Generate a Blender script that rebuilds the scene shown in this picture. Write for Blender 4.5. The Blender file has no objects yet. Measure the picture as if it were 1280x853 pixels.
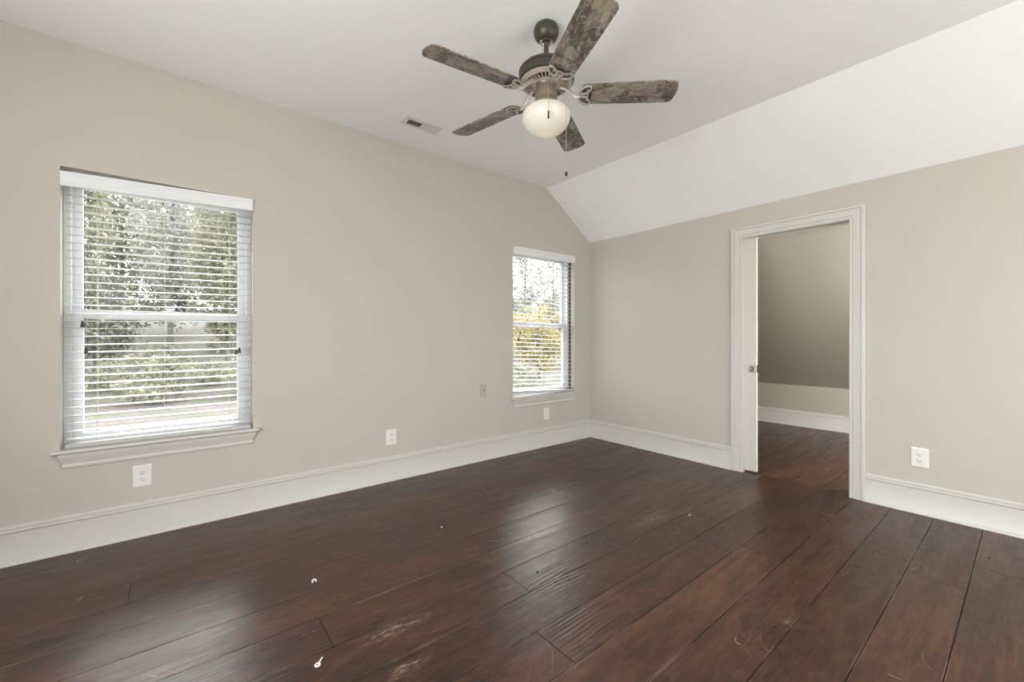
import bpy, bmesh, math, random
from mathutils import Vector, Matrix
random.seed(7)
S = bpy.context.scene
COL = S.collection

# ------------------------------------------------------------------ camera, sky, light, exposure
EYE = 1.148
YAW = math.radians(51.02)
cam_d = bpy.data.cameras.new('camera')
cam_d.sensor_width = 36.0
cam_d.lens = 527.6 / 1280 * 36.0
cam_d.shift_y = -3.8 / 1280
cam_d.clip_start = 0.02
cam = bpy.data.objects.new('camera', cam_d)
COL.objects.link(cam)
cam.location = (0, 0, EYE)
cam.rotation_euler = (math.pi / 2, 0, YAW - math.pi / 2)
S.camera = cam

world = bpy.data.worlds.new('overcast_sky')
S.world = world
world.use_nodes = True
wn = world.node_tree
bg = wn.nodes['Background']
# overcast sky: three times as bright overhead as at the horizon
tcw = wn.nodes.new('ShaderNodeTexCoord')
sxyz = wn.nodes.new('ShaderNodeSeparateXYZ')
wn.links.new(tcw.outputs['Generated'], sxyz.inputs[0])
mr = wn.nodes.new('ShaderNodeMapRange')
mr.inputs[1].default_value, mr.inputs[2].default_value = 0.0, 1.0
mr.inputs[3].default_value, mr.inputs[4].default_value = 4.0, 12.0
wn.links.new(sxyz.outputs[2], mr.inputs[0])
# a bright patch added to the sky on the window side, for floor reflections
glow_dir = Vector((0.33, 0.74, 0.58)).normalized()
dotn = wn.nodes.new('ShaderNodeVectorMath'); dotn.operation = 'DOT_PRODUCT'
dotn.inputs[1].default_value = glow_dir
wn.links.new(tcw.outputs['Generated'], dotn.inputs[0])
def wmath(op, a, b):
    n = wn.nodes.new('ShaderNodeMath'); n.operation = op
    for i, q in enumerate((a, b)):
        if isinstance(q, (int, float)):
            n.inputs[i].default_value = q
        else:
            wn.links.new(q, n.inputs[i])
    return n.outputs[0]
glow = wmath('MULTIPLY', wmath('POWER', wmath('MAXIMUM', dotn.outputs['Value'], 0.0), 14.0), 48.0)
wn.links.new(wmath('ADD', mr.outputs[0], glow), bg.inputs['Strength'])
bg.inputs['Color'].default_value = (0.975, 0.985, 1.0, 1)

def area_light(name, loc, rot, sx, sy, power, color):
    d = bpy.data.lights.new(name, 'AREA')
    d.shape = 'RECTANGLE'
    d.size, d.size_y, d.energy, d.color = sx, sy, power, color
    o = bpy.data.objects.new(name, d)
    o.location, o.rotation_euler = loc, rot
    COL.objects.link(o)
    return o
# added fill lights outside two invented windows behind the photographer, tilted up
area_light('fill_back', (-1.85, 0.35, 1.20), (0, math.radians(-90 - 35), 0), 1.5, 2.2, 118, (1.0, 0.995, 0.98))
area_light('fill_near', (2.15, -1.85, 1.20), (math.radians(90 + 40), 0, 0), 1.7, 1.5, 48, (1.0, 0.995, 0.98))
vs = S.view_settings
vs.view_transform = 'Standard'
vs.look = 'None'
vs.exposure = 0.0
vs.gamma = 1.0
vs.use_curve_mapping = False
S.cycles.max_bounces = 10
S.cycles.diffuse_bounces = 6
S.cycles.glossy_bounces = 4
S.cycles.transparent_max_bounces = 12
S.cycles.use_denoising = True
S.cycles.sample_clamp_indirect = 6.0

# ------------------------------------------------------------------ materials
def new_mat(name):
    m = bpy.data.materials.new(name)
    m.use_nodes = True
    nt = m.node_tree
    return m, nt, nt.nodes['Principled BSDF']

def N(nt, kind, **kw):
    n = nt.nodes.new(kind)
    for k, v in kw.items():
        if k in n.inputs:
            n.inputs[k].default_value = v
        else:
            setattr(n, k, v)
    return n

def L(nt, a, b):
    nt.links.new(a, b)

def ramp(nt, fac, stops):
    r = nt.nodes.new('ShaderNodeValToRGB')
    e = r.color_ramp.elements
    while len(e) < len(stops):
        e.new(0.5)
    for el, (p, c) in zip(e, stops):
        el.position = p
        el.color = (c[0], c[1], c[2], 1)
    L(nt, fac, r.inputs['Fac'])
    return r.outputs['Color']

def math_node(nt, op, a, b=None, c=None, clamp=False):
    n = nt.nodes.new('ShaderNodeMath')
    n.operation = op
    n.use_clamp = clamp
    for i, v in enumerate((a, b, c)):
        if v is None:
            continue
        if isinstance(v, (int, float)):
            n.inputs[i].default_value = v
        else:
            L(nt, v, n.inputs[i])
    return n.outputs[0]

def mixc(nt, fac, a, b, mode='MIX'):
    n = nt.nodes.new('ShaderNodeMix')
    n.data_type = 'RGBA'
    n.blend_type = mode
    for sock, v in ((n.inputs[0], fac), (n.inputs[6], a), (n.inputs[7], b)):
        if isinstance(v, (int, float)):
            sock.default_value = v
        elif isinstance(v, tuple):
            sock.default_value = (v[0], v[1], v[2], 1)
        else:
            L(nt, v, sock)
    return n.outputs[2]

def noise(nt, vec, scale, detail=3, rough=0.55, dist=0.0):
    n = N(nt, 'ShaderNodeTexNoise', Scale=scale, Detail=detail, Roughness=rough, Distortion=dist)
    if vec is not None:
        L(nt, vec, n.inputs['Vector'])
    return n.outputs['Fac']

def coords(nt, scale=(1, 1, 1), kind='Object', loc=(0, 0, 0)):
    t = nt.nodes.new('ShaderNodeTexCoord')
    m = nt.nodes.new('ShaderNodeMapping')
    m.inputs['Scale'].default_value = scale
    m.inputs['Location'].default_value = loc
    L(nt, t.outputs[kind], m.inputs['Vector'])
    return m.outputs['Vector']

def plain(name, col, rough=0.5, metal=0.0, bump=0.0, bscale=60, var=0.0, spec=0.5):
    m, nt, p = new_mat(name)
    p.inputs['Roughness'].default_value = rough
    p.inputs['Metallic'].default_value = metal
    p.inputs['Specular IOR Level'].default_value = spec
    v = coords(nt)
    if var:
        f = noise(nt, v, 3.0, 4)
        L(nt, ramp(nt, f, [(0.3, tuple(c * (1 - var) for c in col)), (0.7, tuple(min(1, c * (1 + var)) for c in col))]), p.inputs['Base Color'])
    else:
        p.inputs['Base Color'].default_value = (*col, 1)
    if bump:
        b = N(nt, 'ShaderNodeBump', Strength=bump, Distance=0.002)
        L(nt, noise(nt, v, bscale, 3), b.inputs['Height'])
        L(nt, b.outputs['Normal'], p.inputs['Normal'])
    return m

M = {}
M['wall'] = plain('greige_wall_paint', (0.534, 0.510, 0.450), 0.75, bump=0.12, bscale=220, var=0.012, spec=0.25)
M['ceiling'] = plain('white_ceiling_paint', (0.88, 0.88, 0.875), 0.9, bump=0.08, bscale=180, spec=0.1)
M['trim'] = plain('semi_gloss_trim_paint', (0.625, 0.61, 0.565), 0.35, var=0.01)
M['closet_trim'] = plain('white_trim_paint', (0.80, 0.80, 0.80), 0.35, var=0.01)
M['vinyl'] = plain('white_window_vinyl', (0.62, 0.63, 0.65), 0.35, var=0.01)
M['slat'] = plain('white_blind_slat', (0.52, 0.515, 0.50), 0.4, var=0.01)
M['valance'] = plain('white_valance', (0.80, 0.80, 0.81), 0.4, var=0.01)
M['cord'] = plain('ivory_cord', (0.62, 0.56, 0.44), 0.8, var=0.05)
M['tassel'] = plain('brown_wood_tassel', (0.06, 0.035, 0.016), 0.45, var=0.15)
M['plate'] = plain('white_wall_plate', (0.80, 0.79, 0.75), 0.3, var=0.01)
M['plate_grey'] = plain('taupe_wall_plate', (0.46, 0.42, 0.37), 0.4, var=0.02)
M['slot'] = plain('dark_slot', (0.02, 0.018, 0.015), 0.6, var=0.1)
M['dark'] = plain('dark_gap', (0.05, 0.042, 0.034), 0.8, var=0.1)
M['chrome'] = plain('brushed_nickel', (0.62, 0.61, 0.58), 0.22, 1.0, var=0.03)
M['bronze'] = plain('oil_rubbed_bronze', (0.062, 0.056, 0.040), 0.4, 0.4, var=0.12)
M['antique'] = plain('antique_bronze', (0.52, 0.45, 0.39), 0.42, 0.35, var=0.08)
M['neck'] = plain('brown_bronze_housing', (0.27, 0.215, 0.17), 0.4, 0.35, var=0.08)
M['bracket'] = plain('aged_bracket_bronze', (0.46, 0.41, 0.36), 0.38, 0.35, var=0.15)
M['brick'] = plain('house_siding', (0.5, 0.48, 0.45), 0.8, var=0.1)
M['grille'] = plain('white_register_enamel', (0.70, 0.69, 0.66), 0.4, var=0.02)
M['chip'] = plain('white_plaster_chip', (0.74, 0.68, 0.62), 0.8, bump=0.5, bscale=200, var=0.1)
M['plastic'] = plain('white_plastic', (0.80, 0.73, 0.68), 0.4, var=0.02)
M['grit'] = plain('dark_grit', (0.03, 0.022, 0.018), 0.8, bump=0.5, bscale=200, var=0.2)
M['bark'] = plain('grey_bark', (0.10, 0.09, 0.08), 0.9, bump=0.9, bscale=14, var=0.25)
M['bulb'] = plain('frosted_bulb', (0.9, 0.88, 0.82), 0.4, var=0.01)

def lit_mat():
    m, nt, p = new_mat('fill_bulb_glow')
    v = coords(nt)
    L(nt, ramp(nt, noise(nt, v, 5, 2), [(0.3, (1.0, 0.93, 0.82)), (0.7, (1.0, 0.95, 0.86))]), p.inputs['Emission Color'])
    p.inputs['Emission Strength'].default_value = 6.0  # glow of the bulb added in the closet
    return m
M['fill_bulb'] = lit_mat()

def glass_mat():
    m, nt, p = new_mat('window_glass')
    nt.nodes.remove(p)
    out = nt.nodes['Material Output']
    tr = N(nt, 'ShaderNodeBsdfTransparent')
    tr.inputs['Color'].default_value = (0.97, 0.985, 0.98, 1)
    gl = N(nt, 'ShaderNodeBsdfGlossy', Roughness=0.02)
    fr = N(nt, 'ShaderNodeFresnel')
    geo = N(nt, 'ShaderNodeNewGeometry')
    # the same reflectance on both faces of the thin pane
    L(nt, math_node(nt, 'MULTIPLY_ADD', geo.outputs['Backfacing'], 1 / 1.45 - 1.45, 1.45), fr.inputs['IOR'])
    mx = nt.nodes.new('ShaderNodeMixShader')
    L(nt, fr.outputs[0], mx.inputs[0]); L(nt, tr.outputs[0], mx.inputs[1]); L(nt, gl.outputs[0], mx.inputs[2])
    L(nt, mx.outputs[0], out.inputs['Surface'])
    return m
M['glass'] = glass_mat()

def globe_mat():
    m, nt, p = new_mat('frosted_globe_glass')
    v = coords(nt)
    L(nt, ramp(nt, noise(nt, v, 5, 2), [(0.3, (0.90, 0.875, 0.83)), (0.7, (0.93, 0.91, 0.87))]), p.inputs['Base Color'])
    p.inputs['Roughness'].default_value = 0.28
    out = nt.nodes['Material Output']
    tl = N(nt, 'ShaderNodeBsdfTranslucent')
    tl.inputs['Color'].default_value = (0.95, 0.9, 0.82, 1)
    mx = N(nt, 'ShaderNodeMixShader')
    mx.inputs[0].default_value = 0.35
    L(nt, p.outputs[0], mx.inputs[1]); L(nt, tl.outputs[0], mx.inputs[2])
    L(nt, mx.outputs[0], out.inputs['Surface'])
    return m
M['globe'] = globe_mat()

def floor_mat():
    m, nt, p = new_mat('hand_scraped_planks')
    v = coords(nt)
    at = N(nt, 'ShaderNodeAttribute', attribute_name='plank')
    tone = at.outputs['Fac']
    # every plank gets its own grain: shift the pattern by the plank's number
    sep = nt.nodes.new('ShaderNodeSeparateXYZ'); L(nt, v, sep.inputs[0])
    X, Y = sep.outputs[0], sep.outputs[1]
    sh = math_node(nt, 'MULTIPLY', tone, 37.0)
    def vec(sx, sy):
        c = nt.nodes.new('ShaderNodeCombineXYZ')
        L(nt, math_node(nt, 'MULTIPLY_ADD', X, sx, sh), c.inputs[0])
        L(nt, math_node(nt, 'MULTIPLY', Y, sy), c.inputs[1])
        L(nt, sh, c.inputs[2])
        return c.outputs[0]
    broad = noise(nt, vec(1.3, 6.0), 1.6, 4, 0.6)
    grain = noise(nt, vec(2.2, 55.0), 1.5, 5, 0.65, 0.6)
    blotch = noise(nt, vec(4.0, 10.0), 2.4, 6, 0.72, 0.5)
    base = ramp(nt, broad, [(0.25, (0.036, 0.0165, 0.0105)), (0.5, (0.066, 0.0285, 0.018)), (0.75, (0.105, 0.045, 0.028))])
    g = ramp(nt, grain, [(0.32, (0.50, 0.48, 0.47)), (0.64, (1.34, 1.28, 1.22))])
    base = mixc(nt, 0.8, base, g, 'MULTIPLY')
    dk = ramp(nt, blotch, [(0.38, (0.50, 0.51, 0.53)), (0.55, (1.12, 1.06, 1.0))])
    base = mixc(nt, 0.75, base, dk, 'MULTIPLY')
    tn = ramp(nt, tone, [(0.0, (0.72, 0.72, 0.74)), (0.5, (1.0, 0.98, 0.96)), (1.0, (1.16, 1.12, 1.06))])
    base = mixc(nt, 1.0, base, tn, 'MULTIPLY')
    # cathedral grain on some planks
    wv = N(nt, 'ShaderNodeTexWave', Scale=1.2, Distortion=9.0, Detail=3.0)
    wv.inputs['Detail Scale'].default_value = 1.2
    L(nt, vec(1.6, 14.0), wv.inputs['Vector'])
    wmask = math_node(nt, 'MULTIPLY', math_node(nt, 'GREATER_THAN', blotch, 0.52), 0.35)
    base = mixc(nt, wmask, base, mixc(nt, wv.outputs['Fac'], (0.03, 0.014, 0.009), (0.088, 0.042, 0.024)))
    # scuffs: worn patches with a place of their own
    tot = None
    fine = noise(nt, vec(22, 90), 1.0, 5, 0.75)
    scr = noise(nt, vec(10, 40), 2.0, 6, 0.8)
    fmask = math_node(nt, 'MULTIPLY', math_node(nt, 'SMOOTH_MIN', 1.0, math_node(nt, 'MULTIPLY', math_node(nt, 'SUBTRACT', math_node(nt, 'MULTIPLY', fine, scr), 0.25), 9.0, clamp=True), 0.1), 1.0, clamp=True)
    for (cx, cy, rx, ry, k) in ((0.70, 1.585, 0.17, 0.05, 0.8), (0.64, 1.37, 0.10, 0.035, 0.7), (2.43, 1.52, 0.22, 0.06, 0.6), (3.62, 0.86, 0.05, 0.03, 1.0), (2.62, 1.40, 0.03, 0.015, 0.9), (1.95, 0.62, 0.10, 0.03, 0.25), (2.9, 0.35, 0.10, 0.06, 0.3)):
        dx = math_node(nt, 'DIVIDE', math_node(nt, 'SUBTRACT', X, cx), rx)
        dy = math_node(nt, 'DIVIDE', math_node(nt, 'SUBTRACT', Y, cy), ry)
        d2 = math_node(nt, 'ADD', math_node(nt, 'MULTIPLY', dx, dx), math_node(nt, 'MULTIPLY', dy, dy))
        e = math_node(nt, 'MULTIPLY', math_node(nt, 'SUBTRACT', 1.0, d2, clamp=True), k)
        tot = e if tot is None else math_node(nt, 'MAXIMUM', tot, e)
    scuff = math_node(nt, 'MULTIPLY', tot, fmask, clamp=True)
    # thin random scratches
    sn = noise(nt, v, 2.3, 2, 0.5, 1.4)
    line = math_node(nt, 'LESS_THAN', math_node(nt, 'ABSOLUTE', math_node(nt, 'SUBTRACT', sn, 0.5)), 0.0013)
    sm = math_node(nt, 'GREATER_THAN', noise(nt, v, 5.0, 2), 0.60)
    scratch = math_node(nt, 'MULTIPLY', math_node(nt, 'MULTIPLY', line, sm), 0.45)
    speck = N(nt, 'ShaderNodeTexVoronoi', Scale=9.0); L(nt, v, speck.inputs['Vector'])
    sp = math_node(nt, 'MULTIPLY', math_node(nt, 'LESS_THAN', speck.outputs['Distance'], 0.028), 0.6)
    sp = math_node(nt, 'MULTIPLY', sp, math_node(nt, 'GREATER_THAN', noise(nt, v, 3.1, 2), 0.53))
    # pale wear along some plank edges
    fr = math_node(nt, 'FRACT', math_node(nt, 'DIVIDE', math_node(nt, 'SUBTRACT', Y, 0.19), 0.2065))
    ed = math_node(nt, 'GREATER_THAN', math_node(nt, 'ABSOLUTE', math_node(nt, 'SUBTRACT', fr, 0.5)), 0.481)
    ew = math_node(nt, 'MULTIPLY', math_node(nt, 'SUBTRACT', noise(nt, v, 1.7, 5, 0.7), 0.50), 5.0, clamp=True)
    edge = math_node(nt, 'MULTIPLY', math_node(nt, 'MULTIPLY', ed, ew), 0.65)
    worn = math_node(nt, 'MAXIMUM', math_node(nt, 'MAXIMUM', math_node(nt, 'MAXIMUM', scuff, scratch), sp), edge)
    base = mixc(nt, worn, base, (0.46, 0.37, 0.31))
    L(nt, base, p.inputs['Base Color'])
    rr = noise(nt, vec(1.5, 8), 2.0, 4, 0.6)
    r = N(nt, 'ShaderNodeMapRange'); L(nt, rr, r.inputs[0])
    r.inputs[1].default_value, r.inputs[2].default_value = 0.3, 0.7
    r.inputs[3].default_value, r.inputs[4].default_value = 0.27, 0.42
    L(nt, r.outputs[0], p.inputs['Roughness'])
    p.inputs['Specular IOR Level'].default_value = 0.45
    # hand-scraped surface: long shallow gouges along the plank, chatter across its edges
    long_ = noise(nt, vec(1.7, 24.0), 1.3, 2, 0.4)
    chat = noise(nt, vec(26.0, 5.0), 1.2, 2, 0.5)
    h = math_node(nt, 'MULTIPLY_ADD', chat, 0.22, long_)
    h = math_node(nt, 'MULTIPLY_ADD', grain, 0.12, h)
    # plane marks: ridges two centimetres apart running along the scraped planks
    wob = noise(nt, vec(1.1, 3.0), 1.6, 2, 0.5)
    ridge = math_node(nt, 'SINE', math_node(nt, 'MULTIPLY_ADD', wob, 26.0, math_node(nt, 'MULTIPLY', Y, 290.0)))
    where = math_node(nt, 'MULTIPLY', math_node(nt, 'SUBTRACT', noise(nt, vec(1.2, 4.0), 1.1, 2, 0.5), 0.40), 2.4, clamp=True)
    h = math_node(nt, 'MULTIPLY_ADD', math_node(nt, 'MULTIPLY', ridge, where), 0.42, h)
    b = N(nt, 'ShaderNodeBump', Strength=0.6, Distance=0.0015)
    L(nt, h, b.inputs['Height'])
    L(nt, b.outputs['Normal'], p.inputs['Normal'])
    return m
M['floor'] = floor_mat()
M['seam'] = plain('plank_seam', (0.012, 0.008, 0.006), 0.6, var=0.2)

def camo_mat():
    m, nt, p = new_mat('woodland_camouflage_print')
    t = nt.nodes.new('ShaderNodeTexCoord')
    oi = nt.nodes.new('ShaderNodeObjectInfo')
    add = nt.nodes.new('ShaderNodeVectorMath'); add.operation = 'ADD'
    k = math_node(nt, 'MULTIPLY', oi.outputs['Random'], 20.0)
    cb = nt.nodes.new('ShaderNodeCombineXYZ'); L(nt, k, cb.inputs[0]); L(nt, k, cb.inputs[1])
    L(nt, t.outputs['Object'], add.inputs[0]); L(nt, cb.outputs[0], add.inputs[1])
    v = add.outputs[0]
    def sc(s):
        mp = nt.nodes.new('ShaderNodeMapping'); mp.inputs['Scale'].default_value = s
        L(nt, v, mp.inputs['Vector']); return mp.outputs[0]
    bark = noise(nt, sc((6, 40, 1)), 1.2, 5, 0.65, 1.0)
    col = ramp(nt, bark, [(0.28, (0.07, 0.055, 0.045)), (0.45, (0.19, 0.145, 0.12)), (0.6, (0.30, 0.24, 0.205)), (0.75, (0.42, 0.37, 0.33))])
    big = noise(nt, sc((9, 9, 1)), 1.0, 4, 0.6, 0.8)
    col = mixc(nt, ramp(nt, big, [(0.47, (0, 0, 0)), (0.55, (0.85, 0.85, 0.85))]), col, (0.06, 0.054, 0.04))
    br = noise(nt, sc((11, 20, 1)), 1.1, 4, 0.6, 1.2)
    twig = math_node(nt, 'LESS_THAN', math_node(nt, 'ABSOLUTE', math_node(nt, 'SUBTRACT', br, 0.5)), 0.016)
    col = mixc(nt, math_node(nt, 'MULTIPLY', twig, 0.8), col, (0.40, 0.35, 0.29))
    vr = N(nt, 'ShaderNodeTexVoronoi', Scale=1.0, Randomness=1.0)
    L(nt, sc((8, 22, 1)), vr.inputs['Vector'])
    leaf = math_node(nt, 'LESS_THAN', vr.outputs['Distance'], 0.36)
    pick = nt.nodes.new('ShaderNodeSeparateColor'); L(nt, vr.outputs['Color'], pick.inputs[0])
    lm = math_node(nt, 'MULTIPLY', leaf, math_node(nt, 'GREATER_THAN', pick.outputs[0], 0.55))
    lc = ramp(nt, pick.outputs[1], [(0.0, (0.16, 0.15, 0.085)), (0.5, (0.38, 0.34, 0.24)), (1.0, (0.32, 0.25, 0.20))])
    col = mixc(nt, math_node(nt, 'MULTIPLY', lm, 0.85), col, lc)
    L(nt, col, p.inputs['Base Color'])
    p.inputs['Roughness'].default_value = 0.4
    return m
M['camo'] = camo_mat()

def leaf_mat(name, a, b, c):
    m, nt, p = new_mat(name)
    v = coords(nt)
    f = noise(nt, v, 1.1, 4, 0.7)
    L(nt, ramp(nt, f, [(0.3, a), (0.5, b), (0.7, c)]), p.inputs['Base Color'])
    p.inputs['Roughness'].default_value = 0.6
    out = nt.nodes['Material Output']
    tl = N(nt, 'ShaderNodeBsdfTranslucent')
    L(nt, p.inputs['Base Color'].links[0].from_socket, tl.inputs['Color'])
    mx = N(nt, 'ShaderNodeMixShader'); mx.inputs[0].default_value = 0.35
    L(nt, p.outputs[0], mx.inputs[1]); L(nt, tl.outputs[0], mx.inputs[2])
    L(nt, mx.outputs[0], out.inputs['Surface'])
    return m
M['leaf_olive'] = leaf_mat('olive_leaves', (0.120, 0.120, 0.081), (0.199, 0.199, 0.133), (0.286, 0.277, 0.183))
M['leaf_green'] = leaf_mat('dark_green_leaves', (0.067, 0.072, 0.055), (0.122, 0.126, 0.091), (0.204, 0.204, 0.135))
M['leaf_yellow'] = leaf_mat('yellow_autumn_leaves', (0.177, 0.137, 0.052), (0.285, 0.228, 0.095), (0.341, 0.290, 0.154))
M['leaf_grey'] = leaf_mat('greyish_twigs_and_leaves', (0.158, 0.154, 0.138), (0.231, 0.226, 0.196), (0.303, 0.293, 0.244))
def ground_mat():
    m, nt, p = new_mat('leaf_litter')
    v = coords(nt)
    f = noise(nt, v, 3.5, 6, 0.75)
    L(nt, ramp(nt, f, [(0.3, (0.030, 0.022, 0.019)), (0.55, (0.062, 0.045, 0.040)), (0.75, (0.11, 0.09, 0.082))]), p.inputs['Base Color'])
    # patches of low undergrowth between the litter
    lit = p.inputs['Base Color'].links[0].from_socket
    grn = ramp(nt, noise(nt, v, 5.0, 5, 0.8), [(0.35, (0.018, 0.022, 0.012)), (0.6, (0.050, 0.055, 0.028)), (0.75, (0.10, 0.10, 0.05))])
    pm = ramp(nt, noise(nt, v, 0.55, 5, 0.7), [(0.47, (0, 0, 0)), (0.53, (1, 1, 1))])
    L(nt, mixc(nt, pm, lit, grn), p.inputs['Base Color'])
    p.inputs['Roughness'].default_value = 0.95
    return m
M['ground'] = ground_mat()

# ------------------------------------------------------------------ mesh helpers
class MB:
    def __init__(self):
        self.v, self.f, self.m = [], [], []
    def add(self, vs, fs, mi=0):
        o = len(self.v)
        self.v += [tuple(x) for x in vs]
        self.f += [tuple(i + o for i in f) for f in fs]
        self.m += [mi] * len(fs)
        return self
    def box(self, a, b, mi=0, xf=None):
        (x0, y0, z0), (x1, y1, z1) = a, b
        p = [Vector(q) for q in ((x0, y0, z0), (x1, y0, z0), (x1, y1, z0), (x0, y1, z0), (x0, y0, z1), (x1, y0, z1), (x1, y1, z1), (x0, y1, z1))]
        if xf is not None:
            p = [xf @ q for q in p]
        return self.add(p, [(0, 3, 2, 1), (4, 5, 6, 7), (0, 1, 5, 4), (1, 2, 6, 5), (2, 3, 7, 6), (3, 0, 4, 7)], mi)
    def lathe(self, prof, n=48, c=(0, 0, 0), mi=0):
        vs, fs = [], []
        for r, z in prof:
            for i in range(n):
                a = 2 * math.pi * i / n
                vs.append((c[0] + max(r, 1e-5) * math.cos(a), c[1] + max(r, 1e-5) * math.sin(a), c[2] + z))
        for j in range(len(prof) - 1):
            for i in range(n):
                k = (i + 1) % n
                fs.append((j * n + i, j * n + k, (j + 1) * n + k, (j + 1) * n + i))
        return self.add(vs, fs, mi)
    def tube(self, pts, r, n=8, mi=0, flat=1.0, up=(0, 0, 1), closed=False):
        pts = [Vector(p) for p in pts]
        rs = r if isinstance(r, (list, tuple)) else [r] * len(pts)
        vs, fs = [], []
        np_ = len(pts)
        for i, p in enumerate(pts):
            if closed:
                d = pts[(i + 1) % np_] - pts[i - 1]
            else:
                d = pts[min(i + 1, np_ - 1)] - pts[max(i - 1, 0)]
            d.normalize()
            u = Vector(up)
            if abs(d.dot(u)) > 0.95:
                u = Vector((1, 0, 0))
            s = d.cross(u).normalized()
            w = s.cross(d).normalized()
            for k in range(n):
                a = 2 * math.pi * k / n
                vs.append(p + s * (rs[i] * math.cos(a)) + w * (rs[i] * flat * math.sin(a)))
        rng = np_ if closed else np_ - 1
        for i in range(rng):
            j = (i + 1) % np_
            for k in range(n):
                l = (k + 1) % n
                fs.append((i * n + k, i * n + l, j * n + l, j * n + k))
        if not closed:
            fs.append(tuple(reversed(range(n))))
            fs.append(tuple((np_ - 1) * n + k for k in range(n)))
        return self.add(vs, fs, mi)
    def build(self, name, mats, parent=None, smooth=None, bevel=0.0, weld=True):
        me = bpy.data.meshes.new(name)
        me.from_pydata(self.v, [], self.f)
        mats = mats if isinstance(mats, (list, tuple)) else [mats]
        for m in mats:
            me.materials.append(m)
        me.polygons.foreach_set('material_index', self.m)
        bm = bmesh.new(); bm.from_mesh(me)
        if weld:
            bmesh.ops.remove_doubles(bm, verts=bm.verts, dist=1e-5)
        bmesh.ops.recalc_face_normals(bm, faces=bm.faces)
        if bevel:
            ed = [e for e in bm.edges if len(e.link_faces) == 2 and e.calc_face_angle(0) > 0.6]
            bmesh.ops.bevel(bm, geom=ed, offset=bevel, segments=2, affect='EDGES', profile=0.6)
        bm.to_mesh(me); bm.free()
        if smooth is not None:
            me.polygons.foreach_set('use_smooth', [True] * len(me.polygons))
            me.set_sharp_from_angle(angle=math.radians(smooth))
        o = bpy.data.objects.new(name, me)
        COL.objects.link(o)
        if parent is not None:
            o.parent = parent
        return o

def empty(name, loc=(0, 0, 0), rz=0.0):
    o = bpy.data.objects.new(name, None)
    o.location = loc
    o.rotation_euler = (0, 0, rz)
    o.empty_display_size = 0.1
    COL.objects.link(o)
    return o
def tag(o, label, cat, group=None):
    o['label'] = label; o['category'] = cat
    if group:
        o['group'] = group
    return o
def struct(o):
    o['kind'] = 'structure'
    return o
def copy_tree(o, parent=None):
    c = o.copy(); COL.objects.link(c); c.parent = parent
    for ch in list(o.children):
        copy_tree(ch, c)
    return c

def sweep(mb, path, prof, mi=0, caps=True):
    """prof: (t, h) pairs; path: list of (point, tdir, hdir) frames."""
    n = len(prof)
    vs, fs = [], []
    for p, td, hd in path:
        for t, h in prof:
            vs.append(Vector(p) + Vector(td) * t + Vector(hd) * h)
    for j in range(len(path) - 1):
        for i in range(n):
            k = (i + 1) % n
            fs.append((j * n + i, j * n + k, (j + 1) * n + k, (j + 1) * n + i))
    if caps:
        fs.append(tuple(range(n)))
        fs.append(tuple((len(path) - 1) * n + i for i in reversed(range(n))))
    mb.add(vs, fs, mi)
    return mb

def panel_wall(mb, us, ws, holes, place, thick, top=None, mi=0):
    """a wall of thickness `thick` on a grid of u (along) and w (up) lines with holes left open; place(u, w, t) -> point"""
    us, ws = sorted(set(us)), sorted(set(ws))
    def solid(i, j):
        if i < 0 or j < 0 or i >= len(us) - 1 or j >= len(ws) - 1:
            return False
        cu, cw = (us[i] + us[i + 1]) / 2, (ws[j] + ws[j + 1]) / 2
        return not any(a < cu < b and c < cw < d for a, b, c, d in holes)
    def P(i, j, t):
        w = ws[j]
        if top is not None and j == len(ws) - 1:
            w = min(w, top(us[i]))
        return place(us[i], w, t)
    for i in range(len(us) - 1):
        for j in range(len(ws) - 1):
            if not solid(i, j):
                continue
            for t in (0, thick):
                mb.add([P(i, j, t), P(i + 1, j, t), P(i + 1, j + 1, t), P(i, j + 1, t)], [(0, 1, 2, 3)], mi)
            for di, dj, a, b in ((-1, 0, (i, j), (i, j + 1)), (1, 0, (i + 1, j), (i + 1, j + 1)), (0, -1, (i, j), (i + 1, j)), (0, 1, (i, j + 1), (i + 1, j + 1))):
                if not solid(i + di, j + dj):
                    mb.add([P(*a, 0), P(*b, 0), P(*b, thick), P(*a, thick)], [(0, 1, 2, 3)], mi)
    return mb

# ------------------------------------------------------------------ room shell
Y0, X0, H = 3.258, 3.808, 2.743
XB, YN = -1.6, -1.6                      # unseen walls behind the photographer
SX, KZ = 3.111, 2.257                    # where the ceiling starts to slope, height of the door wall
SL = (H - KZ) / (X0 - SX)
def roof(x):
    return H if x <= SX else H - (x - SX) * SL
X1, KZ1 = 6.368, 0.53                    # knee wall beyond the door
W1 = (-0.457, 0.427, 0.53, 2.066)
W2 = (2.650, 3.540, 0.53, 2.066)
DOOR = (0.835, 1.566, 2.000)
WT = 0.165                               # outer wall thickness

mb = MB()
panel_wall(mb, [XB - WT, W1[0], W1[1], 1.5, W2[0], W2[1], SX, X0, X1 - 0.001 + 0.1], [-0.12, 0.0, W1[2], W1[3], H],
           [W1, W2], lambda u, w, t: (u, Y0 + t, w), WT, top=lambda u: roof(u) if u > SX else H)
o = struct(mb.build('wall_left', [M['wall']]))
# ground-side boundary of the sloping top needs a vertical filler where the door wall meets: none, the slab covers it

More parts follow.
